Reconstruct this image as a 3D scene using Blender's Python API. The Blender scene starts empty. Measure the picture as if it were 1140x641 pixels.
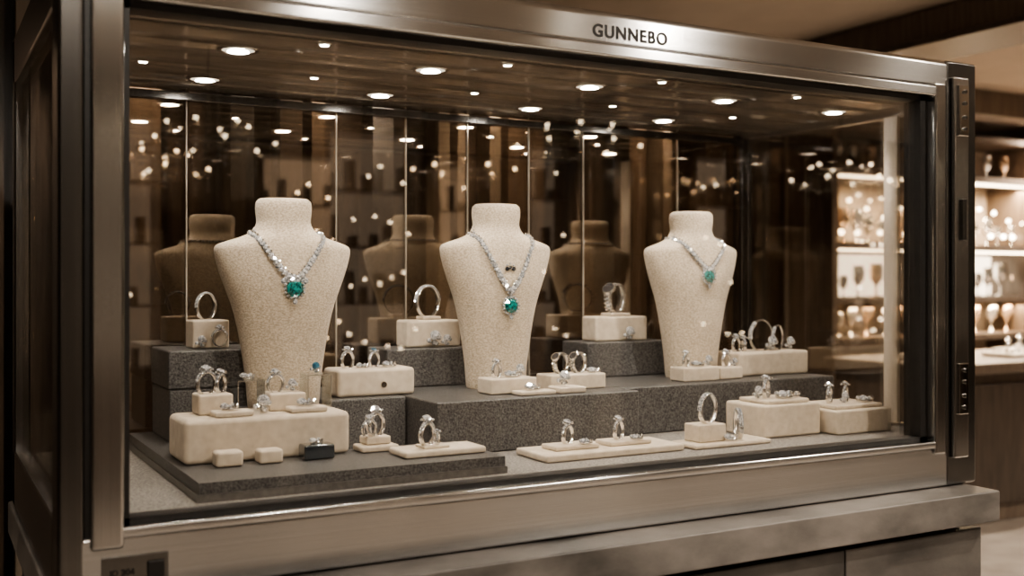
import bpy, bmesh, math, random
from mathutils import Matrix, Vector
random.seed(7)
scene = bpy.context.scene
col = scene.collection
try:
    scene.view_settings.view_transform = 'AgX'
    scene.view_settings.look = 'AgX - Medium High Contrast'
except Exception: pass

# ------------------------------------------------------------------ materials
def new_mat(name):
    m = bpy.data.materials.new(name); m.use_nodes = True
    nt = m.node_tree; nt.nodes.clear()
    out = nt.nodes.new('ShaderNodeOutputMaterial')
    return m, nt, out
def noise_mat(name, c1, c2, rough=0.6, metallic=0.0, scale=20, detail=4, bump=0.0, bscale=None,
              stretch=(1,1,1), r2=None, sheen=0.0, spec=0.5, coat=0.0, bdist=0.002, aniso=0, arot=0, lo=.3, hi=.7):
    m, nt, out = new_mat(name)
    p = nt.nodes.new('ShaderNodeBsdfPrincipled')
    nt.links.new(p.outputs[0], out.inputs[0])
    tc = nt.nodes.new('ShaderNodeTexCoord'); mp = nt.nodes.new('ShaderNodeMapping')
    mp.inputs['Scale'].default_value = stretch
    nt.links.new(tc.outputs['Object'], mp.inputs[0])
    n = nt.nodes.new('ShaderNodeTexNoise'); n.inputs['Scale'].default_value = scale; n.inputs['Detail'].default_value = detail
    nt.links.new(mp.outputs[0], n.inputs['Vector'])
    r = nt.nodes.new('ShaderNodeValToRGB')
    r.color_ramp.elements[0].position = lo; r.color_ramp.elements[1].position = hi
    r.color_ramp.elements[0].color = (*c1, 1); r.color_ramp.elements[1].color = (*c2, 1)
    nt.links.new(n.outputs[0], r.inputs[0]); nt.links.new(r.outputs[0], p.inputs['Base Color'])
    p.inputs['Metallic'].default_value = metallic
    p.inputs['Roughness'].default_value = rough
    p.inputs['Specular IOR Level'].default_value = spec
    if r2 is not None:
        mr = nt.nodes.new('ShaderNodeMapRange'); mr.inputs[3].default_value = rough; mr.inputs[4].default_value = r2
        mr.inputs[1].default_value = .3; mr.inputs[2].default_value = .7
        nt.links.new(n.outputs[0], mr.inputs[0]); nt.links.new(mr.outputs[0], p.inputs['Roughness'])
    if sheen: p.inputs['Sheen Weight'].default_value = sheen
    if coat: p.inputs['Coat Weight'].default_value = coat
    if aniso:
        p.inputs['Anisotropic'].default_value = aniso; p.inputs['Anisotropic Rotation'].default_value = arot
        tg = nt.nodes.new('ShaderNodeTangent'); tg.direction_type='RADIAL'; tg.axis='Z'
        nt.links.new(tg.outputs[0], p.inputs['Tangent'])
    if bump:
        n2 = nt.nodes.new('ShaderNodeTexNoise'); n2.inputs['Scale'].default_value = bscale or scale; n2.inputs['Detail'].default_value = 3
        nt.links.new(mp.outputs[0], n2.inputs['Vector'])
        b = nt.nodes.new('ShaderNodeBump'); b.inputs['Strength'].default_value = bump; b.inputs['Distance'].default_value = bdist
        nt.links.new(n2.outputs[0], b.inputs['Height']); nt.links.new(b.outputs[0], p.inputs['Normal'])
    return m
def emit_mat(name, c, s):
    m, nt, out = new_mat(name); e = nt.nodes.new('ShaderNodeEmission')
    e.inputs[0].default_value = (*c, 1); e.inputs[1].default_value = s
    nt.links.new(e.outputs[0], out.inputs[0]); return m
def pane_mat(name, tint, refl, fac, rough=0.01, fres=True):
    m, nt, out = new_mat(name)
    t = nt.nodes.new('ShaderNodeBsdfTransparent'); t.inputs[0].default_value = (*tint, 1)
    g = nt.nodes.new('ShaderNodeBsdfGlossy'); g.inputs['Color'].default_value = (*refl, 1); g.inputs['Roughness'].default_value = rough
    mx = nt.nodes.new('ShaderNodeMixShader')
    if fres:
        lw = nt.nodes.new('ShaderNodeLayerWeight'); lw.inputs[0].default_value = .25
        mr = nt.nodes.new('ShaderNodeMapRange'); mr.inputs[3].default_value = fac; mr.inputs[4].default_value = min(1, fac+.6)
        nt.links.new(lw.outputs['Fresnel'], mr.inputs[0]); nt.links.new(mr.outputs[0], mx.inputs[0])
    else: mx.inputs[0].default_value = fac
    nt.links.new(t.outputs[0], mx.inputs[1]); nt.links.new(g.outputs[0], mx.inputs[2]); nt.links.new(mx.outputs[0], out.inputs[0])
    return m

M = {}
M['steel_h'] = noise_mat('brushed_steel_h', (.50,.495,.49), (.64,.635,.63), .17, 1, 12, 3, 0, 40, (.05,1,220), r2=.24, aniso=.85, arot=.25)
M['steel_v'] = noise_mat('brushed_steel_v', (.54,.535,.53), (.68,.675,.67), .17, 1, 12, 3, 0, 40, (220,220,.05), r2=.24, aniso=.8, arot=0)
M['dark_steel'] = noise_mat('dark_steel', (.17,.165,.16), (.24,.235,.23), .18, 1, 12, 4, 0, 40, (200,200,.05), r2=.25)
M['gasket'] = noise_mat('gasket_black', (.012,.011,.010), (.02,.018,.017), .45, 0, 50)
M['cream'] = noise_mat('cream_suede', (.58,.495,.39), (.71,.625,.51), .85, 0, 60, 5, .25, 700, sheen=.15, spec=.25, bdist=.0006)
M['linen'] = noise_mat('bust_linen', (.46,.38,.285), (.74,.645,.51), .9, 0, 240, 3, .8, 500, (1,1,1.6), sheen=.2, spec=.2, bdist=.0015, lo=.34, hi=.66)
M['grey'] = noise_mat('grey_textured_leather', (.028,.027,.027), (.18,.175,.17), .36, 0, 260, 5, .9, 300, spec=.6, bdist=.002)
M['grey_edge'] = noise_mat('grey_edge', (.10,.095,.09), (.17,.16,.15), .35, 0, 90, 6, .3, 200)
M['felt'] = noise_mat('floor_fabric', (.13,.12,.11), (.36,.335,.305), .85, 0, 240, 6, .6, 300)
M['stone'] = noise_mat('grey_brown_stone', (.055,.050,.046), (.20,.180,.164), .42, 0, 5, 12, .2, 60, (1,1,2), r2=.6, lo=.32, hi=.68)
M['stone_dark'] = noise_mat('grey_brown_stone_dark', (.032,.029,.027), (.115,.103,.094), .5, 0, 5, 12, .2, 60, (1,1,2), lo=.32, hi=.68)
M['wood'] = noise_mat('dark_walnut', (.030,.022,.017), (.075,.055,.042), .35, 0, 9, 6, .1, 20, (6,6,.5))
M['wood_l'] = noise_mat('mid_walnut', (.085,.062,.046), (.165,.125,.095), .35, 0, 9, 6, .1, 20, (6,6,.5))
M['taupe'] = noise_mat('taupe_panel', (.22,.185,.15), (.34,.29,.24), .5, 0, 9, 6, .1, 20, (6,6,.5))
M['plaster'] = noise_mat('warm_plaster', (.44,.37,.30), (.52,.44,.36), .8, 0, 3, 4)
M['floor'] = noise_mat('stone_tile_floor', (.20,.17,.145), (.30,.26,.225), .22, 0, 4, 6)
M['case_ceil'] = noise_mat('case_ceiling_metal', (.56,.51,.45), (.74,.68,.61), .09, .75, 8, 4, .05, 4, (.5,10,1), r2=.18, bdist=.003)
M['silver'] = noise_mat('polished_silver', (.78,.76,.72), (.92,.90,.87), .12, .88, 30)
M['rose'] = noise_mat('rose_gold', (.78,.58,.42), (.85,.66,.50), .16, .8, 30)
M['diamond'] = noise_mat('diamond', (.26,.29,.33), (1,1,1), .04, .45, 300, 2, coat=1, spec=1, lo=.38, hi=.58)  # sparkle put into the colour as noise from dark to white
M['emerald'] = noise_mat('emerald', (.0,.055,.055), (.03,.34,.31), .04, .1, 260, 2, coat=1, spec=1, lo=.38, hi=.64)
M['sapph'] = noise_mat('sapphire', (.02,.08,.16), (.10,.33,.45), .05, .3, 220, coat=1)
M['dial'] = noise_mat('watch_dial', (.03,.03,.035), (.05,.05,.055), .15, 0, 50, coat=1)
M['smoke'] = noise_mat('smoked_acrylic', (.02,.025,.03), (.04,.05,.06), .08, 0, 20, coat=1)
M['frost'] = noise_mat('frosted_strip', (.60,.52,.43), (.72,.63,.53), .4, 0, 10, stretch=(1,1,.5))
M['edge'] = noise_mat('glass_edge', (.45,.40,.33), (.62,.56,.48), .2, .4, 10)
M['glass_front'] = pane_mat('clear_pane', (.97,.965,.96), (1,.99,.97), .04)
M['glass_side'] = pane_mat('side_pane', (.86,.84,.81), (1,.97,.93), .16)
M['glass_back'] = pane_mat('bronze_pane', (.68,.62,.55), (.94,.87,.79), .21, .012)
M['acrylic'] = pane_mat('clear_acrylic', (.93,.95,.95), (1,1,1), .08, .02)
M['lamp'] = emit_mat('spot_lamp', (1,.94,.84), 120)
M['halo'] = emit_mat('lamp_glow_halo', (1,.88,.70), 1.4)  # lamp glow imitated by a weakly emissive ring
M['room_lamp'] = emit_mat('room_lamp', (1,.88,.72), 60)
M['led'] = emit_mat('led_strip', (1,.78,.52), 14)
M['bulb'] = emit_mat('warm_bulb', (1,.80,.56), 24)
M['niche'] = emit_mat('lit_panel', (1,.80,.58), 4.5)
M['reflect_glow'] = emit_mat('reflection_glow_panel', (1,.76,.54), .65)  # added glow, there to be reflected in steel and glass
M['chrome'] = noise_mat('chrome_trim', (.6,.58,.55), (.68,.66,.63), .1, 1, 20)
M['letter'] = noise_mat('etched_letter', (.015,.013,.012), (.03,.027,.025), .5, .2, 50)

# ------------------------------------------------------------------ helpers
def empty(name, loc):
    e = bpy.data.objects.new(name, None); e.empty_display_size = .05; e.location = loc
    col.objects.link(e); return e
def attach(o, p):
    if p is None: return
    o.parent = p; o.matrix_parent_inverse = Matrix.Translation(-Vector(p.location))
def finish(name, bm, mats, loc=(0,0,0), parent=None, smooth=False, wn=False, normals=True):
    if normals: bmesh.ops.recalc_face_normals(bm, faces=bm.faces)
    me = bpy.data.meshes.new(name); bm.to_mesh(me); bm.free()
    for m in mats: me.materials.append(m)
    if smooth:
        for p in me.polygons: p.use_smooth = True
    o = bpy.data.objects.new(name, me); o.location = loc; col.objects.link(o)
    if wn:
        w = o.modifiers.new('wn', 'WEIGHTED_NORMAL'); w.weight = 80
    attach(o, parent); return o
def box(name, x0,x1,y0,y1,z0,z1, mat, bev=.0, parent=None, seg=2):
    bm = bmesh.new(); bmesh.ops.create_cube(bm, size=1)
    for v in bm.verts: v.co = Vector((v.co.x*(x1-x0), v.co.y*(y1-y0), v.co.z*(z1-z0)))
    if bev: bmesh.ops.bevel(bm, geom=bm.edges[:], offset=bev, segments=seg, profile=.5, affect='EDGES')
    return finish(name, bm, [M[mat]], ((x0+x1)/2,(y0+y1)/2,(z0+z1)/2), parent, smooth=bool(bev), wn=bool(bev))
def add_box(bm, x0,x1,y0,y1,z0,z1, mi=0, tiltx=0):
    r = bmesh.ops.create_cube(bm, size=1)
    R = Matrix.Rotation(tiltx,3,'X')
    for v in r['verts']:
        c = R @ Vector((v.co.x*(x1-x0), v.co.y*(y1-y0), v.co.z*(z1-z0)))
        v.co = Vector(((x0+x1)/2, (y0+y1)/2, (z0+z1)/2)) + c
    for f in {f for v in r['verts'] for f in v.link_faces}: f.material_index = mi
def add_gem(bm, p, r, mi, sq=1.0):
    s = bmesh.ops.create_icosphere(bm, subdivisions=1, radius=r)
    a = random.random()*3
    R = Matrix.Rotation(a,3,'Z') @ Matrix.Rotation(a*1.7,3,'X')
    for v in s['verts']:
        c = R @ v.co; v.co = Vector((c.x, c.y*sq, c.z)) + Vector(p)
    for f in {f for v in s['verts'] for f in v.link_faces}: f.material_index = mi
def add_brilliant(bm, p, r, mi, facing, n=10):
    q = Vector(facing).to_track_quat('Z','Y').to_matrix()
    P = Vector(p)
    def ring(rad, h, off=0): return [bm.verts.new(P + q @ Vector((rad*math.cos(2*math.pi*(i+off)/n), rad*math.sin(2*math.pi*(i+off)/n), h))) for i in range(n)]
    t = ring(r*.55, r*.38); g = ring(r, 0, .5); c = bm.verts.new(P + q @ Vector((0,0,-r*.7)))
    fs = [bm.faces.new(t)]
    for i in range(n):
        j = (i+1)%n
        fs.append(bm.faces.new((t[i], g[i], t[j]))); fs.append(bm.faces.new((g[i], g[j], t[j]))); fs.append(bm.faces.new((g[j], g[i], c)))
    for f in fs: f.material_index = mi
def add_band(bm, c, R, hw, th, rz, mi, a0=0, a1=360, tilt=0, n=40, sx=1.0):
    T = Matrix.Translation(c) @ Matrix.Rotation(math.radians(rz),4,'Z') @ Matrix.Rotation(math.radians(tilt),4,'X')
    prof = [(0,-hw),(th*.7,-hw*.8),(th,0),(th*.7,hw*.8),(0,hw),(-th*.25,0)]
    closed = (a1-a0) >= 360
    cnt = n if closed else n+1
    rows = []
    for i in range(cnt):
        a = math.radians(a0 + (a1-a0)*i/n)
        rows.append([bm.verts.new(T @ Vector(((R+dr)*math.cos(a)*sx, dy, (R+dr)*math.sin(a)))) for dr,dy in prof])
    k = len(prof)
    for i in range(n):
        A = rows[i]; Bv = rows[(i+1)%cnt]
        for j in range(k):
            f = bm.faces.new((A[j], A[(j+1)%k], Bv[(j+1)%k], Bv[j])); f.material_index = mi; f.smooth = True
    if not closed:
        bm.faces.new(rows[0]).material_index = mi; bm.faces.new(rows[-1][::-1]).material_index = mi
    return T
JM = lambda: [M['silver'], M['diamond'], M['emerald'], M['sapph'], M['rose'], M['dial'], M['cream'], M['acrylic']]
def jewel(parent, kind, x, y, z, s=1.0, rz=20, tilt=0, metal=0):
    bm = bmesh.new(); name = 'ring'
    if kind in ('ring','ring_big','ring_blue'):
        s *= 1.2
        R = .0155*s; T = add_band(bm, (x,y,z+R*.93), R, .0042*s, .0022*s, rz, metal, tilt=tilt)
        for i in range(13):
            a = math.radians(18+i*12)
            add_gem(bm, T @ Vector(((R+.0026*s)*math.cos(a), 0, (R+.0026*s)*math.sin(a))), .0027*s, 1)
        g = 3 if kind == 'ring_blue' else 1
        add_brilliant(bm, T @ Vector((0,0,R+.0085*s)), .0078*s, g, T.to_3x3() @ Vector((0,-.4,1)))
        for i in range(8):
            a = i*math.pi/4
            add_gem(bm, T @ Vector((.0085*s*math.cos(a), .0085*s*math.sin(a), R+.006*s)), .0022*s, i%2)
    elif kind == 'bangle':
        name = 'bangle'
        R = .027*s; T = add_band(bm, (x,y,z+R*.97), R, .0056*s, .0020*s, rz, metal, a0=-70, a1=250, tilt=tilt, n=60)
        for i in range(30):
            a = math.radians(5+i*6)
            for dy in (-.0022,.0022): add_gem(bm, T @ Vector(((R+.0024*s)*math.cos(a), dy*s, (R+.0024*s)*math.sin(a))), .0024*s, 1)
    elif kind == 'thin':
        name = 'bangle'
        R = .024*s; add_band(bm, (x,y,z+R*.98), R, .0030*s, .0018*s, rz, metal, tilt=tilt, n=60)
        T = Matrix.Translation((x,y,z+R*.98)) @ Matrix.Rotation(math.radians(rz),4,'Z') @ Matrix.Rotation(math.radians(tilt),4,'X')
        for i in range(7): add_gem(bm, T @ Vector(((R)*math.cos(2.2+i*.18), 0, R*math.sin(2.2+i*.18))), .0042*s, 1)
    elif kind == 'watch':
        name = 'bracelet_watch'
        R = .026*s; T = add_band(bm, (x,y,z+R*1.04), R, .0085*s, .0026*s, rz, metal, tilt=tilt, n=48)
        for i in range(24):
            a = 2*math.pi*i/24
            for dy in (-.006,0,.006):
                add_gem(bm, T @ Vector(((R+.0024*s)*math.cos(a), dy*s, (R+.0024*s)*math.sin(a))), .0028*s, 0 if dy else 1)
        d = T.to_3x3() @ Vector((-.75,0,.66)); d.normalize(); q = d.to_track_quat('Z','Y').to_matrix()
        P = (T @ Vector((0,0,0))) + d*(R+.004*s)
        for rad,h0,h1,mi in ((.0135,-.002,.003,0),(.0112,.0031,.0034,5)):
            r = bmesh.ops.create_cone(bm, cap_ends=True, segments=28, radius1=rad*s, radius2=rad*s*.95, depth=(h1-h0)*s)
            for v in r['verts']: v.co = P + q @ (v.co + Vector((0,0,(h0+h1)/2*s)))
            for f in {f for v in r['verts'] for f in v.link_faces}: f.material_index = mi
    elif kind == 'drop':
        name = 'gem_cluster'
        s *= 1.2
        for i in range(9):
            a = i*.7; rr = .006*s*(i%3)/2+.002*s
            add_gem(bm, (x+rr*math.cos(a), y+rr*math.sin(a)*.4, z+.004*s+.0035*s*(i//3)), .0034*s, (1,0,1)[i%3])
        add_brilliant(bm, (x, y-.003*s, z+.014*s), .0065*s, 3 if metal==3 else 1, (-.4,-1,.4))
    elif kind == 'lying':
        name = 'ring'
        s *= 1.15
        R = .011*s
        add_band(bm, (x,y,z+.003*s), R, .0026*s, .0018*s, rz, metal, tilt=90)
        add_brilliant(bm, (x-R*.9,y-R*.6,z+.008*s), .0068*s, 1, (-.3,-.5,1))
        for i in range(7): add_gem(bm, (x+R*math.cos(i*.9), y+R*math.sin(i*.9), z+.007*s), .0032*s, i%2)
    return finish(name, bm, JM(), parent=parent)
def stand(name, x0,x1,y0,y1,z0,z1, items, bev=.004, mat='cream', extra=(), dx=0):
    e = empty(name, ((x0+x1)/2+dx,(y0+y1)/2,z0))
    box('pad', x0+dx,x1+dx,y0,y1,z0,z1, mat, bev, e, 3)
    for b in extra: box('plate', b[0]+dx,b[1]+dx,*b[2:6], b[6] if len(b)>6 else 'cream', min(.003,(b[5]-b[4])*.3), e, 2)
    for it in items: jewel(e, it[0], it[1]+dx, *it[2:])
    return e

# ------------------------------------------------------------------ room shell
CEIL = 2.5
box('floor', -4,10.2,-5.2,4.7,-.1,0,'floor')
box('ceiling', -4,10.2,-5.2,4.7,CEIL,CEIL+.1,'plaster')
box('wall_back', -4,10.2,4.5,4.7,0,CEIL,'wood_l')
box('wall_left', -4.2,-4,-5.2,4.7,0,CEIL,'wood')
box('wall_right', 10.2,10.4,-5.2,4.7,0,CEIL,'wood_l')
e = empty('wall_front', (3,-5.1,0))
box('panel', -4,10.2,-5.2,-5.0,0,CEIL,'wood',0,e)
bm = bmesh.new(); x=-3.9
while x < 10:
    w = random.choice([.06,.12,.22,.30]); add_box(bm, x, x+w, -4.999, -4.93, 0, CEIL-.01, random.choice([0,1,2])); x += w + random.choice([.04,.10,.25])
finish('panelling', bm, [M['wood'], M['wood_l'], M['taupe']], parent=e)
e = empty('ceiling_beam', (4.1,0,2.4))
box('beam_long', 3.92,4.22,-5,4.5,2.36,CEIL,'wood_l',.01,e)
box('beam_cap', 3.88,4.26,-5,4.5,2.33,2.358,'wood',.005,e)
e = empty('ceiling_beam', (7,2.0,2.4))
box('beam_cross', 4.28,10.2,2.9,3.1,2.34,CEIL,'wood_l',.01,e)
# partition wall with vertical timber fins behind the case
e = empty('wall_partition', (.5,1.7,0))
box('panel', -3.0,2.75,1.70,1.78,0,2.12,'wood',0,e)
bm = bmesh.new()
x = -2.9
while x < 2.7:
    w = random.choice([.04,.07,.14]); add_box(bm, x, x+w, 1.60, 1.699, .02, 2.10, random.choice([0,1,1,2,3])); x += w + random.choice([.03,.08,.16])
finish('fins', bm, [M['wood'], M['wood_l'], M['dark_steel'], M['taupe']], parent=e)
box('cap_rail', -3.0,2.78,1.58,1.80,2.12,2.16,'wood_l',.005,e)
for x in (-.9,-.1,.55,1.15,1.7,2.35):  # added lamps that graze the partition into warm vertical streaks
    e = empty('added_wall_light', (x,1.45,2.1))
    box('arm', x-.01,x+.01,1.42,1.585,2.125,2.14,'gasket',0,e)
    bm=bmesh.new(); r=bmesh.ops.create_cone(bm,cap_ends=True,segments=20,radius1=.03,radius2=.025,depth=.08)
    for v in r['verts']: v.co += Vector((x,1.42,2.13))
    finish('can',bm,[M['gasket']],parent=e)
    L = bpy.data.lights.new('beam','SPOT'); L.energy=42; L.color=(1,.84,.66); L.spot_size=math.radians(85); L.spot_blend=.8; L.shadow_soft_size=.02
    o = bpy.data.objects.new('beam',L); o.location=(x,1.42,2.085); o.rotation_euler=(math.radians(14),0,0); col.objects.link(o); attach(o,e)

# recessed room downlights
def room_light(x,y,power):
    e = empty('recessed_downlight', (x,y,CEIL))
    bm = bmesh.new(); bmesh.ops.create_circle(bm, cap_ends=True, radius=.05, segments=24)
    finish('lamp', bm, [M['room_lamp']], (x,y,CEIL-.006), e)
    bm = bmesh.new(); add_band(bm,(0,0,0),.057,.004,.010,0,0,tilt=90,n=28)
    finish('trim_ring', bm, [M['chrome']], (x,y,CEIL-.005), e)
    L = bpy.data.lights.new('beam','SPOT'); L.energy = power*3; L.color=(1,.89,.75); L.spot_size=math.radians(140); L.spot_blend=.7; L.shadow_soft_size=.05
    o = bpy.data.objects.new('beam',L); o.location=(x,y,CEIL-.03); col.objects.link(o); attach(o,e)
for (x,y,p) in [(-1.5,-2.6,60),(.6,-2.9,75),(2.5,-2.4,110),(4.6,-2.6,110),(3.1,-.9,60),(5.2,.2,80),(5.6,2.3,120),(7.2,3.2,140),(8.2,.8,80),(3.3,3.0,50),(-1.5,1.0,20),(6.4,-1.2,60)]:
    room_light(x,y,p)
def added_case_spot(x,y,tx,ty,tz,p):  # unseen spots added to light the case front and steel
    e = empty('added_case_spotlight',(x,y,CEIL))
    d = (Vector((tx,ty,tz))-Vector((x,y,2.36))).normalized(); q=d.to_track_quat('-Z','Y')
    bm=bmesh.new(); r=bmesh.ops.create_cone(bm,cap_ends=True,segments=24,radius1=.045,radius2=.035,depth=.13)
    for v in r['verts']: v.co = q @ v.co + Vector((x,y,2.36))
    add_box(bm,x-.008,x+.008,y-.008,y+.008,2.38,CEIL); add_box(bm,x-.05,x+.05,y-.03,y+.03,2.48,CEIL)
    finish('housing',bm,[M['gasket']],parent=e)
    bm=bmesh.new(); r=bmesh.ops.create_circle(bm,cap_ends=True,radius=.036,segments=24)
    for v in r['verts']: v.co = q @ (v.co+Vector((0,0,-.067))) + Vector((x,y,2.36))
    finish('lens',bm,[M['room_lamp']],parent=e)
    L=bpy.data.lights.new('beam','SPOT'); L.energy=p; L.color=(1,.91,.79); L.spot_size=math.radians(62); L.spot_blend=.6; L.shadow_soft_size=.035
    o=bpy.data.objects.new('beam',L); o.location=Vector((x,y,2.36))+d*.075; o.rotation_euler=q.to_euler(); col.objects.link(o); attach(o,e)
added_case_spot(.1,-1.35,.6,.3,1.2,50); added_case_spot(1.0,-1.35,1.15,.3,1.2,45); added_case_spot(2.2,-1.35,1.7,.3,1.2,58)
def chandelier(x,y,z,R):
    e = empty('chandelier',(x,y,z)); bm=bmesh.new()
    add_box(bm,x-.006,x+.006,y-.006,y+.006,z,CEIL,0)
    add_band(bm,(x,y,z),R,.008,.01,0,0,tilt=90,n=36); add_band(bm,(x,y,z+.10),R*.6,.008,.01,0,0,tilt=90,n=36)
    for i in range(12):
        a=i*math.pi/6; rr=R if i%2 else R*.6; zz=z if i%2 else z+.10
        cx,cy=x+rr*math.cos(a),y+rr*math.sin(a)
        add_gem(bm,(cx,cy,zz+.035),.012,1)
        for k in range(3): add_gem(bm,(cx,cy,zz-.03-.035*k),.011,2)
    for i in range(4):
        a=i*math.pi/2; add_box(bm,x+min(0,R*math.cos(a))-.003,x+max(0,R*math.cos(a))+.003,y+min(0,R*math.sin(a))-.003,y+max(0,R*math.sin(a))+.003,z-.003,z+.003,0)
    finish('frame_and_bulbs',bm,[M['chrome'],M['bulb'],M['diamond']],parent=e)
chandelier(-.9,-3.6,2.0,.30); chandelier(1.3,-3.9,1.95,.34); chandelier(3.2,-3.4,2.0,.34); chandelier(5.6,-3.8,1.95,.34)

def glow_cabinet(x0,x1,y,z0,z1,mat):  # unseen glowing cabinets added for reflections in steel and glass
    e = empty('added_glow_cabinet', ((x0+x1)/2,y,z0))
    ya, yb = (y, y+.30)
    box('back_panel', x0,x1,ya,ya+.02,z0,z1,mat,0,e)
    bm = bmesh.new()
    add_box(bm,x0-.05,x0,ya,yb,0,z1+.06); add_box(bm,x1,x1+.05,ya,yb,0,z1+.06); add_box(bm,x0,x1,ya,yb,z1,z1+.06); add_box(bm,x0,x1,ya,yb,0,z0)
    n=4
    for i in range(1,n): 
        z=z0+(z1-z0)*i/n; add_box(bm,x0,x1,ya+.02,yb-.03,z-.006,z+.006)
    for i in range(n):
        z = z0+(z1-z0)*i/n+ (.006 if i else 0)
        xx=x0+.04
        while xx<x1-.08:
            add_box(bm,xx,xx+random.uniform(.02,.05),ya+.1,ya+.2,z,z+random.uniform(.06,.2)); xx+=random.uniform(.08,.16)
            if random.random()<.7: add_gem(bm,(xx,ya+.22,z+.05+random.random()*.15),.012,1)
    finish('carcass', bm, [M['wood'],M['bulb']], parent=e)
for x0,w in ((-3.2,.4),(-1.9,.3),(-.6,.5),(.9,.3),(2.2,.6),(3.6,.35),(5.0,.5),(6.6,.4),(8.2,.5)):
    glow_cabinet(x0,x0+w,-4.92,.8,2.2,'reflect_glow')

# right-hand background: counter and lit shelving
e = empty('retail_counter', (5.9,2.5,0))
box('carcass', 4.55,7.4,2.2,2.85,.0,.80,'wood_l',.006,e)
box('kick', 4.60,7.35,2.17,2.199,.1,.74,'wood',.004,e)
box('top', 4.50,7.45,2.12,2.90,.801,.86,'wood_l',.008,e)
for k,(x,y,w) in enumerate([(4.75,2.35,.16),(5.02,2.5,.22),(5.35,2.3,.2),(5.7,2.5,.25),(6.1,2.35,.2)]):
    e = empty('jewellery_tray', (x+w/2,y,.861))
    box('tray', x,x+w,y,y+.2,.861,.885,'cream',.006,e)
    bm=bmesh.new()
    for q in range(7): add_gem(bm,(x+random.uniform(.02,w-.02),y+random.uniform(.03,.17),.895),.012,random.choice([0,1]))
    add_band(bm,(x+w/2,y+.1,.925),.04,.01,.004,30,0)
    finish('jewels',bm,JM(),parent=e)
e = empty('shelving_unit', (6.8,3.6,0))
bm = bmesh.new()
for x in (5.1,6.1,7.1,8.1,9.1): add_box(bm,x,x+.05,3.4,3.8,0,2.3)
for z in (.0,.88,1.14,1.50,1.98,2.26): add_box(bm,5.15,9.1,3.4,3.8,z,z+.04)
add_box(bm,5.1,9.15,3.8,3.83,0,2.3,1)
finish('frame', bm, [M['wood_l'],M['plaster']], parent=e)
box('led_strip', 5.16,9.08,3.47,3.48,1.485,1.497,'led',0,e)
box('led_strip', 5.16,9.08,3.47,3.48,1.965,1.977,'led',0,e)
box('niche_panel', 5.16,9.08,3.76,3.79,1.185,1.47,'niche',0,e)
for zz,pw in ((1.94,120),(1.11,45)):
    L = bpy.data.lights.new('shelf_glow','AREA'); L.shape='RECTANGLE'; L.size=3.6; L.size_y=.1; L.energy=pw; L.color=(1,.76,.50)
    o = bpy.data.objects.new('shelf_glow',L); o.location=(7.1,3.5,zz); col.objects.link(o); attach(o,e)
bm = bmesh.new()
def goblet(bm,x,y,z,s,mi):
    pr=[(.03,0),(.032,.004),(.006,.012),(.005,.06),(.012,.07),(.034,.10),(.038,.14),(.030,.18)]
    rows=[[bm.verts.new((x+r*s*math.cos(a*math.pi/6),y+r*s*math.sin(a*math.pi/6),z+h*s)) for a in range(12)] for r,h in pr]
    for i in range(len(rows)-1):
        for j in range(12):
            f=bm.faces.new((rows[i][j],rows[i][(j+1)%12],rows[i+1][(j+1)%12],rows[i+1][j])); f.material_index=mi; f.smooth=True
for z in (1.54,1.18,.92,2.02):
    x=5.2
    while x<9.0:
        goblet(bm,x,3.58,z,random.uniform(.8,1.35) if z<1.9 else 1.0,random.choice([0,1])); x+=random.uniform(.1,.2)
finish('glassware', bm, [M['silver'],M['rose']], parent=e)
bm = bmesh.new()
for x in [5.3+.16*i for i in range(24)]:
    add_gem(bm,(x,3.52+random.uniform(-.04,.04),1.61),.018,0)
    add_gem(bm,(x+.05,3.5,1.75+random.uniform(-.06,.1)),.015,0)
finish('fairy_bulbs', bm, [M['bulb']], parent=e)

# ------------------------------------------------------------------ counter under the case
e = empty('stone_counter', (1.1,.3,0))
box('countertop', .165,2.018,-.10,.80,.783,.848,'stone',.004,e)
bm = bmesh.new(); add_box(bm,.19,1.985,-.02,.78,.03,.782); finish('core',bm,[M['gasket']],parent=e)
xs=[.20,.95,1.60,2.005]
for i in range(3):
    for (z0,z1) in ((.44,.765),(.10,.43)):
        box('drawer_front', xs[i]+.002,xs[i+1]-.002,-.065,-.021,z0,z1,'stone_dark',.003,e)

# ------------------------------------------------------------------ display case
case = empty('jewellery_display_case', (1.1,.35,.85))
XL,XR = .17,2.042; YB=.74
zb0,zb1 = .850,.950; zt0,zt1=1.688,1.770
def cb(n,*a,**k): return box(n,*a,parent=case,**k)
cb('base_core', XL+.005,XR-.005,.045,YB,zb0,zb1-.006,'dark_steel')
cb('roof', XL+.005,XR-.005,.045,YB,zt0+.012,zt1-.004,'dark_steel')
cb('rail_bottom', XL,XR,-.02,.045,zb0,zb1-.012,'steel_h',bev=.006,seg=3)
cb('rail_bottom_lip', .213,1.925,-.026,.03,zb1-.016,zb1,'steel_h',bev=.004)
cb('rail_top', XL,XR,-.02,.045,zt0+.014,zt1,'steel_h',bev=.014,seg=5)
cb('rail_top_lip', .213,1.925,-.026,.03,zt0,zt0+.022,'steel_h',bev=.004)
cb('post_left_outer', XL,.205,-.021,.05,zb0+.001,zt1-.001,'dark_steel',bev=.006)
cb('post_left_inner', .211,.256,-.028,.03,zb1-.03,zt0+.03,'steel_v',bev=.006)
cb('post_right_inner', 1.905,1.940,-.028,.03,zb1-.03,zt0+.03,'steel_v',bev=.006)
cb('post_right_outer', 1.946,XR,-.022,.05,zb0+.001,zt1-.001,'dark_steel',bev=.006)
cb('hinge_bar', 1.958,2.004,-.034,-.0221,zb1-.04,zt0+.045,'steel_v',bev=.004)
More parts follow.
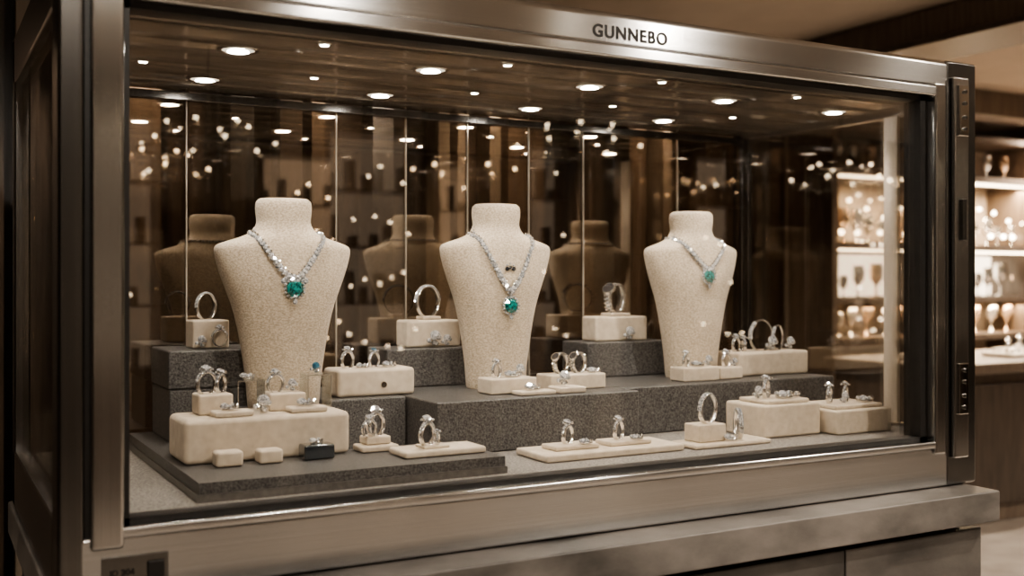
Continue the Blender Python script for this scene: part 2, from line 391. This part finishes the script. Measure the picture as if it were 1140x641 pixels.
cb('post_left_gap', .204,.212,-.015,.03,zb0+.01,zt1-.01,'gasket')
for n,a in (('gasket_l',(.256,.266,-.004,.04,zb1,zt0)),('gasket_r',(1.885,1.905,-.004,.04,zb1,zt0)),
            ('gasket_b',(.256,1.905,-.004,.03,zb1-.001,zb1+.008)),('gasket_t',(.256,1.905,-.004,.04,zt0-.008,zt0+.001))):
    cb(n,*a,'gasket')
for zc_ in (1.66,1.06):
    cb('hinge_plate', 1.966,1.996,-.040,-.034,zc_-.055,zc_+.055,'chrome',bev=.002)
    bm=bmesh.new()
    for dz in (-.04,-.015,.015,.04):
        r=bmesh.ops.create_cone(bm,cap_ends=True,segments=14,radius1=.005,radius2=.0035,depth=.006)
        for v in r['verts']: v.co = Matrix.Rotation(math.pi/2,3,'X')@v.co + Vector((1.981,-.042,zc_+dz))
    finish('hinge_screws',bm,[M['dark_steel']],parent=case)
cb('lock_bar', 1.975,1.987,-.041,-.034,1.38,1.47,'dark_steel',bev=.002)
cb('lock_plate', .226,.316,-.0225,-.0201,.862,.909,'dark_steel',bev=.0008)
cb('lock_button', .287,.310,-.026,-.0226,.874,.899,'gasket',bev=.002)
def text(body,size,x,y,z,name,off=.0006,sp=1.0):
    cu = bpy.data.curves.new(name,'FONT'); cu.body=body; cu.size=size; cu.extrude=.0006; cu.align_x='CENTER'; cu.align_y='CENTER'; cu.offset=off; cu.space_character=sp
    cu.materials.append(M['letter'])
    o=bpy.data.objects.new(name,cu); o.location=(x,y,z); o.rotation_euler=(math.pi/2,0,0); col.objects.link(o); attach(o,case)
text('GUNNEBO',.031,1.118,-.0205,1.731,'etched_lettering',.0008,1.12)
text('ID 204',.012,.253,-.0228,.886,'plate_lettering')
for (xa,xb,n) in ((XL,XL+.035,'left'),(XR-.035,XR,'right')):
    cb('side_rail_bottom_'+n, xa,xb,.05,YB,zb0+.002,zb1+.01,'steel_h',bev=.004)
    cb('side_rail_top_'+n, xa,xb,.05,YB,zt0-.01,zt1-.002,'steel_h',bev=.004)
    cb('back_post_'+n, xa,xb,YB-.035,YB+.005,zb0+.003,zt1-.003,'dark_steel',bev=.004)
    xm = (xa+xb)/2
    cb('side_glass_'+n, xm-.003,xm+.003,.05,YB-.035,zb1+.01,zt0-.01,'glass_side')
cb('frosted_strip', 1.995,2.005,.155,.195,zb1+.012,zt0-.012,'frost',bev=.001)
cb('corner_rod', 1.990,2.003,.66,.675,zb1+.012,zt0-.01,'dark_steel',bev=.002)
cb('front_glass', .258,1.903,.004,.010,zb1+.004,zt0-.004,'glass_front')
px=[XL+.035,.50,.83,1.00,1.16,1.33,1.49,1.79,XR-.035]
for i in range(len(px)-1):
    cb('back_glass_%d'%(i+1), px[i]+.002,px[i+1]-.002,.715,.721,zb1-.002,zt0,'glass_back')
    if i: cb('glass_edge_%d'%i, px[i]-.0014,px[i]+.0014,.712,.722,zb1-.002,zt0,'edge')
bm=bmesh.new()
y=.032; k=0
while y<.70:
    w=.034; k+=1
    add_box(bm,XL+.036,XR-.036,y,min(y+w-.002,.712),zt0+.003,zt0+.009,0,math.radians([-2,1,-3,2,-1][k%5]))
    if k%3==0: add_box(bm,XL+.036,XR-.036,y-.003,y+.0005,zt0-.0015,zt0+.004,1)  # added bright strips that catch light as streaks on the ceiling
    y+=w
add_box(bm,XL+.036,XR-.036,.03,.712,zt0+.010,zt0+.0118)
finish('ceiling_planks',bm,[M['case_ceil'],M['chrome']],parent=case)
cb('ceiling_trim', XL+.036,XR-.036,.690,.712,zt0-.02,zt0-.003,'dark_steel',bev=.002)
cb('case_floor', XL+.036,XR-.036,.046,.712,zb1-.0059,.954,'felt')

# ------------------------------------------------------------------ case spotlights
def flat_ring(bm, r0, r1, z, h, n=32):
    pr=[(r0,z),(r0,z-h),((r0+r1)/2,z-h*1.3),(r1,z-h*.4),(r1,z)]
    rows=[[bm.verts.new((r*math.cos(2*math.pi*a/n),r*math.sin(2*math.pi*a/n),zz)) for a in range(n)] for r,zz in pr]
    for i in range(len(rows)-1):
        for j in range(n):
            f=bm.faces.new((rows[i][j],rows[i][(j+1)%n],rows[i+1][(j+1)%n],rows[i+1][j])); f.smooth=True
def spot(x,y,p=5.0,s=1.0):
    z=zt0
    e=empty('recessed_spotlight',(x,y,z))
    bm=bmesh.new(); bmesh.ops.create_circle(bm,cap_ends=True,radius=.0185*s,segments=28)
    finish('lamp',bm,[M['lamp']],(x,y,z-.0016),e)
    bm=bmesh.new(); flat_ring(bm,.019*s,.028*s,.0045,.0018)
    finish('glow_halo',bm,[M['halo']],(x,y,z-.002),e,smooth=True)  # emissive ring standing in for the glow around the lamp
    bm=bmesh.new(); flat_ring(bm,.0285*s,.036*s,.0045,.0025)
    finish('trim_ring',bm,[M['chrome']],(x,y,z-.002),e,smooth=True)
    if p:
        L=bpy.data.lights.new('beam','SPOT'); L.energy=p; L.color=(1,.91,.79); L.spot_size=math.radians(125); L.spot_blend=.6; L.shadow_soft_size=.014
        o=bpy.data.objects.new('beam',L); o.location=(x,y,z-.008); o.rotation_euler=(math.radians(8),0,0); col.objects.link(o); attach(o,e)
for x in (.487,.85,1.207,1.56,1.89): spot(x,.25)
for x in (.50,.87,1.24,1.62): spot(x,.55,2.9)
for x in (.36,.68,1.03,1.38,1.73): spot(x,.42,0,.38)
for x in (.60,.95,1.30,1.66): spot(x,.13,0,.38)

# ------------------------------------------------------------------ plinths
def ped(name,x0,x1,y0,y1,z0,z1,mat='grey',bev=.004,parent=None): return box(name,x0,x1,y0,y1,z0,z1,mat,bev,parent,2)
e=empty('low_display_platform',(.6,.2,.954))
bm=bmesh.new(); add_box(bm,.38,.912,.07,.275,.9665,.984); add_box(bm,.38,.698,.275,.69,.9665,.984)
finish('fabric_top',bm,[M['grey']],parent=e)
bm=bmesh.new(); add_box(bm,.377,.915,.067,.278,.9545,.9664); add_box(bm,.377,.698,.278,.69,.9545,.9664)
finish('base_edge',bm,[M['grey_edge']],parent=e)
e=empty('tiered_pedestal',(.52,.6,.985))
ped('lower_block',.424,.618,.51,.68,.9845,1.085,parent=e); ped('upper_block',.422,.620,.508,.682,1.0855,1.159,parent=e)
ped('display_pedestal',.53,.695,.365,.495,.9845,1.049)
ped('display_pedestal',.702,.874,.42,.69,.9545,1.059)
ped('display_pedestal',.878,1.353,.28,.69,.9545,1.059)
ped('display_pedestal',1.357,1.985,.34,.69,.9545,1.059)
ped('display_pedestal',.895,1.10,.572,.69,1.0595,1.144)
ped('display_pedestal',1.412,1.655,.572,.69,1.0595,1.144)

# ------------------------------------------------------------------ busts + necklaces
TP=[0,3,8,15,24,31,37,42,46,50,54,59,66,75,88,100,115,130,148,165,182,200,215,225]
AP=[25,28,29,28.8,27.5,29.5,35,46,59,70,72,72,70.5,68,63.5,59,53.5,49.5,46,43.5,41,39,38,37.5]
BP=[22,26,27,26.5,25,25.5,27,29,30,31,32,32.5,33,34,35,35,34,33,31,29,27.5,26,25.5,25]
def interp(A,t):
    if t<=TP[0]: return A[0]
    for i in range(len(TP)-1):
        if t<=TP[i+1]:
            k=(t-TP[i])/(TP[i+1]-TP[i]); return A[i]+(A[i+1]-A[i])*k
    return A[-1]
SX=.00184; SZ=.00178
def bust(x,y,z,drop,style):
    e=empty('necklace_display_bust',(x,y,z))
    bm=bmesh.new(); N=72; rows=[]
    ts=[0,1,3,6,10,15,20,25,29,33,37,40,43,46,49,51,54,58,64,70,78,88,100,112,125,140,155,170,185,200,213,222,225]
    for t in ts:
        a=interp(AP,t)*SX; b=interp(BP,t)*SX
        if t>=222: a-=(t-221)*.0006; b-=(t-221)*.0006
        rows.append([bm.verts.new((math.copysign(abs(math.cos(th))**.92,math.cos(th))*a, math.copysign(abs(math.sin(th))**.92,math.sin(th))*b, (225-t)*SZ)) for th in [2*math.pi*i/N for i in range(N)]])
    for i in range(len(rows)-1):
        for j in range(N): bm.faces.new((rows[i][j],rows[i][(j+1)%N],rows[i+1][(j+1)%N],rows[i+1][j]))
    bm.faces.new(rows[0]); bm.faces.new(rows[-1][::-1])
    o=finish('bust_form',bm,[M['linen']],(x,y,z),e,smooth=True)
    o.data.set_sharp_from_angle(angle=math.radians(50))
    bm=bmesh.new()
    def surf(xx,t,off=.004):
        a=interp(AP,t); b=interp(BP,t); k=max(0,1-(xx/a)**2)
        return Vector((xx*SX, -b*SX*k**.5-off, (225-t)*SZ))
    t0=36
    path=[]
    for i in range(81):
        s=-1+2*i/80
        ph=(1-abs(s))
        xx=math.copysign(1,s)*40*(abs(s)**(.72 if style!=2 else .85))
        t=t0+(drop-t0)*(ph**(1.15 if style!=2 else 1.0))
        a=interp(AP,t); xx=max(-a*.985,min(a*.985,xx))
        path.append(surf(xx,t))
    def resample(P,d):
        out=[P[0]]; acc=0
        for i in range(1,len(P)):
            seg=(P[i]-P[i-1]).length; 
            while acc+seg>=d:
                k=(d-acc)/seg; q=P[i-1].lerp(P[i],k); out.append(q); P[i-1]=q; seg=(P[i]-P[i-1]).length; acc=0
            acc+=seg
        return out
    beads=resample([p.copy() for p in path],.0084)
    n=len(beads)
    for i,p in enumerate(beads):
        c=1-abs(2*i/(n-1)-1)
        r=(.0052+.0020*c)*(1.0 if style!=2 else .95)
        add_brilliant(bm,p+Vector((0,-r*.4,0)),r,1,(random.uniform(-.6,.4),-1,random.uniform(0,.8)),8)
        if i<n-1:
            m_=(p+beads[i+1])/2; add_gem(bm,m_,.0026,0)
        add_gem(bm,p+Vector((0,-.001,-r*1.25)),r*.42,1); add_gem(bm,p+Vector((0,-.001,r*1.25)),r*.42,0)
    for i in range(30):
        a=math.pi*i/29; add_gem(bm,Vector((math.cos(a)*36*SX, math.sin(a)*28*SX+.001,(225-t0)*SZ)),.0038,i%2)
    pt=surf(0,drop+2,.006)
    if style==0:
        for i in range(7):
            a=math.pi*(.1+.8*i/6); add_brilliant(bm,pt+Vector((math.cos(a)*.022,0,math.sin(a)*.010)),.0060,1,(0,-1,.1))
        pt=pt+Vector((0,-.002,-.011)); add_brilliant(bm,pt,.0170,2,(0,-1,.1),8)
    elif style==1:
        for i in range(4): add_brilliant(bm,pt+Vector((0,0,.004-.007*i)),.0045,1,(0,-1,0))
        for sx in (-1,0,1):
            add_brilliant(bm,surf(sx*4.5,drop-28+abs(sx)*1.5,.004),.0050 if sx else .0038,5,(0,-1,0))
            add_gem(bm,surf(sx*4.5,drop-33+abs(sx)*2,.004),.0026,1)
        pt=pt+Vector((0,-.002,-.028)); add_brilliant(bm,pt,.0165,2,(0,-1,.1),10)
    else:
        for i in range(5):
            a=math.pi*(.1+.8*i/4); add_brilliant(bm,pt+Vector((math.cos(a)*.015,0,math.sin(a)*.008)),.0050,1,(0,-1,.1))
        pt=pt+Vector((0,-.002,-.010)); add_brilliant(bm,pt,.0165,2,(0,-1,.1),8)
    for i in range(16):
        a=2*math.pi*i/16; add_gem(bm,pt+Vector((math.cos(a)*.019,.002,math.sin(a)*.019)),.0033,1)
    add_brilliant(bm,pt+Vector((0,0,-.025)),.005,1,(0,-1,.1))
    finish('necklace',bm,JM(),(x,y,z),e,normals=False)
bust(.622,.43,1.0495,88,0)
bust(1.118,.49,1.0595,106,1)
bust(1.658,.49,1.0595,80,2)

# ------------------------------------------------------------------ display stands
S=stand
S('ring_display_stand',.456,.528,.555,.62,1.1595,1.215,[('bangle',.488,.585,1.2165,.95,35),('ring',.505,.541,1.1660,.8,15),('drop',.47,.545,1.162,1.0)],dx=.022)
S('display_riser_block',.392,.684,.232,.36,.9845,1.060,[],bev=.010)
S('ring_display_stand',.428,.488,.285,.340,1.0605,1.096,[('ring_big',.447,.31,1.0955,1.0,25),('ring',.472,.31,1.0955,.85,50)],extra=[(.445,.512,.240,.280,1.0605,1.070)])
S('ring_display_stand',.552,.620,.285,.340,1.0605,1.092,[('ring',.570,.31,1.0915,.85,20),('drop',.60,.31,1.0915,1.0)],extra=[(.578,.645,.240,.280,1.0605,1.070)])
def acrylic_riser(x0,x1,y0,y1,z0,z1,kind,s):
    e=empty('acrylic_riser',((x0+x1)/2,(y0+y1)/2,z0)); t=.0015
    bm=bmesh.new(); add_box(bm,x0,x0+t,y0,y1,z0,z1); add_box(bm,x1-t,x1,y0,y1,z0,z1); add_box(bm,x0,x1,y0,y1,z1+.0001,z1+t)
    finish('bent_sheet',bm,[M['acrylic']],parent=e)
    bm=bmesh.new(); 
    for (a,b_) in ((x0,y0),(x1,y0)): add_box(bm,a-.0006,a+.0006,b_-.0006,b_+.0006,z0,z1)
    add_box(bm,x0,x1,y0-.0006,y0+.0006,z1-.0006,z1+.0006)
    finish('polished_edges',bm,[M['edge']],parent=e)
    jewel(e,kind,(x0+x1)/2,(y0+y1)/2,z1+t,s,30,0,3 if kind=='drop' else 0)
acrylic_riser(.500,.548,.30,.35,1.0605,1.115,'lying',.9)
acrylic_riser(.628,.672,.30,.35,1.0605,1.120,'drop',.9)
e=empty('loose_jewels',(.55,.26,1.0605))
jewel(e,'lying',.475,.26,1.0702,1.0,20); jewel(e,'lying',.612,.26,1.0702,1.1,60); jewel(e,'drop',.535,.27,1.0605,1.4,20,0,0)
S('mini_ring_box',.435,.480,.188,.222,.9845,1.010,[],bev=.005)
S('mini_ring_box',.507,.548,.188,.222,.9845,1.008,[],bev=.005)
S('mini_ring_box',.585,.640,.188,.225,.9845,1.010,[('lying',.612,.206,1.0102,.8,0)],bev=.004,mat='smoke')
S('ring_display_stand',.700,.772,.215,.265,.9845,.996,[('ring_big',.735,.238,1.0105,1.1,30),('ring',.720,.232,1.0105,.8,20)],extra=[(.712,.760,.225,.262,.9965,1.011)])
S('ring_display_stand',.742,.900,.118,.195,.9845,.996,[('ring_big',.800,.155,1.0005,1.05,30),('ring',.818,.150,.9965,.65,60)],extra=[(.785,.835,.135,.175,.9962,1.001)])
S('display_riser_block',.737,.905,.445,.535,1.0595,1.115,[('ring',.772,.485,1.1145,.9,30),('ring_blue',.83,.485,1.1145,.8,30),('lying',.80,.47,1.1145,.9),('lying',.86,.475,1.1145,1.0)],bev=.008)
e=empty('price_disc',(.815,.444,1.085))
bm=bmesh.new(); r=bmesh.ops.create_cone(bm,cap_ends=True,segments=20,radius1=.007,radius2=.006,depth=.003)
for v in r['verts']: v.co=Matrix.Rotation(math.pi/2,3,'X')@v.co+Vector((.835,.4434,1.082))
finish('disc',bm,[M['chrome']],parent=e)
S('bracelet_display_stand',.940,1.072,.595,.66,1.1445,1.205,[('bangle',1.006,.632,1.2125,1.25,20),('drop',1.00,.583,1.147,1.5),('drop',1.03,.583,1.147,1.1)],bev=.006,extra=[(.985,1.03,.61,.65,1.205,1.213)],dx=.012)
S('bracelet_display_stand',1.440,1.595,.595,.66,1.1445,1.205,[('watch',1.52,.630,1.2125,1.3,25),('drop',1.53,.583,1.147,1.4)],bev=.006,extra=[(1.49,1.55,.605,.65,1.205,1.213)],dx=.01)
S('ring_display_stand',1.000,1.110,.345,.405,1.0595,1.092,[('ring',1.03,.375,1.0915,.8,30),('lying',1.065,.37,1.0915,1.1),('drop',1.09,.385,1.0915,1.1)],extra=[(1.045,1.13,.30,.34,1.0595,1.068)],dx=.028)
S('ring_display_stand',1.150,1.290,.360,.425,1.0595,1.092,[('watch',1.195,.395,1.0915,.80,20),('watch',1.240,.395,1.0915,.80,20),('lying',1.27,.38,1.0915,1.0)],extra=[(1.135,1.20,.30,.35,1.0595,1.072)],dx=.032)
e=empty('loose_jewels',(1.13,.32,1.068)); jewel(e,'lying',1.113,.32,1.0682,1.1,0); jewel(e,'drop',1.19,.325,1.0722,1.4)
S('ring_display_tray',1.025,1.345,.115,.235,.9545,.968,[('ring_big',1.11,.18,.9765,.95,30),('ring_big',1.23,.18,.9765,.95,30),('lying',1.14,.16,.9765,.9),('lying',1.26,.16,.9765,.9)],extra=[(1.065,1.165,.15,.205,.9682,.977),(1.19,1.29,.15,.205,.9682,.977)])
S('ring_display_stand',1.515,1.620,.375,.43,1.0595,1.092,[('ring',1.54,.40,1.0915,.8,30),('lying',1.575,.40,1.0915,1.1),('drop',1.605,.40,1.0915,1.1)],dx=.032)
S('ring_display_stand',1.630,1.700,.385,.43,1.0595,1.088,[('ring',1.665,.405,1.0875,.85,20),('drop',1.685,.40,1.0875,.9)],dx=.032)
S('display_riser_block',1.748,1.978,.42,.52,1.0595,1.118,[('ring',1.775,.46,1.1175,.9,20),('ring',1.80,.46,1.1175,.8,60),('thin',1.86,.465,1.1175,1.6,5),('thin',1.915,.465,1.1175,1.3,25),('drop',1.88,.45,1.1175,1.6),('drop',1.95,.46,1.1175,1.4)],bev=.007)
S('bracelet_display_stand',1.365,1.565,.105,.185,.9545,.964,[('bangle',1.43,.148,.9995,1.1,20),('bangle',1.505,.140,.9645,1.1,60,0,0),('lying',1.47,.125,.9645,1.1)],extra=[(1.39,1.46,.125,.175,.9642,1.0)])
S('display_riser_block',1.578,1.745,.155,.28,.9545,1.025,[('ring_big',1.635,.21,1.0335,1.05,35),('lying',1.67,.19,1.0335,1.4),('lying',1.70,.20,1.0335,1.2),('drop',1.61,.21,1.0335,1.2)],bev=.006,extra=[(1.60,1.72,.165,.26,1.0252,1.034)],dx=.01)
S('display_riser_block',1.760,1.930,.115,.25,.9545,1.008,[('ring_big',1.80,.18,1.0165,.95,35),('ring_big',1.85,.18,1.0165,.95,35),('drop',1.825,.16,1.0165,1.1),('lying',1.89,.16,1.0165,1.3)],bev=.006,extra=[(1.77,1.915,.13,.235,1.0082,1.017)],dx=.005)
S('ring_display_stand',.245,.30,.60,.65,.9545,.98,[('ring',.272,.62,.9795,1.0,20)])

# ------------------------------------------------------------------ world, camera
w=bpy.data.worlds.new('world'); scene.world=w; w.use_nodes=True
w.node_tree.nodes['Background'].inputs[0].default_value=(.03,.027,.024,1); w.node_tree.nodes['Background'].inputs[1].default_value=1
cam=bpy.data.cameras.new('camera'); co=bpy.data.objects.new('camera',cam); col.objects.link(co)
co.location=(0,-1.6,1.294); co.rotation_euler=(math.radians(90),0,math.radians(-29))
cam.sensor_width=36; cam.lens=1200/1140*36; cam.shift_y=-.0075; cam.clip_start=.02
cam.dof.use_dof=True; cam.dof.focus_distance=2.1; cam.dof.aperture_fstop=2.8
scene.camera=co
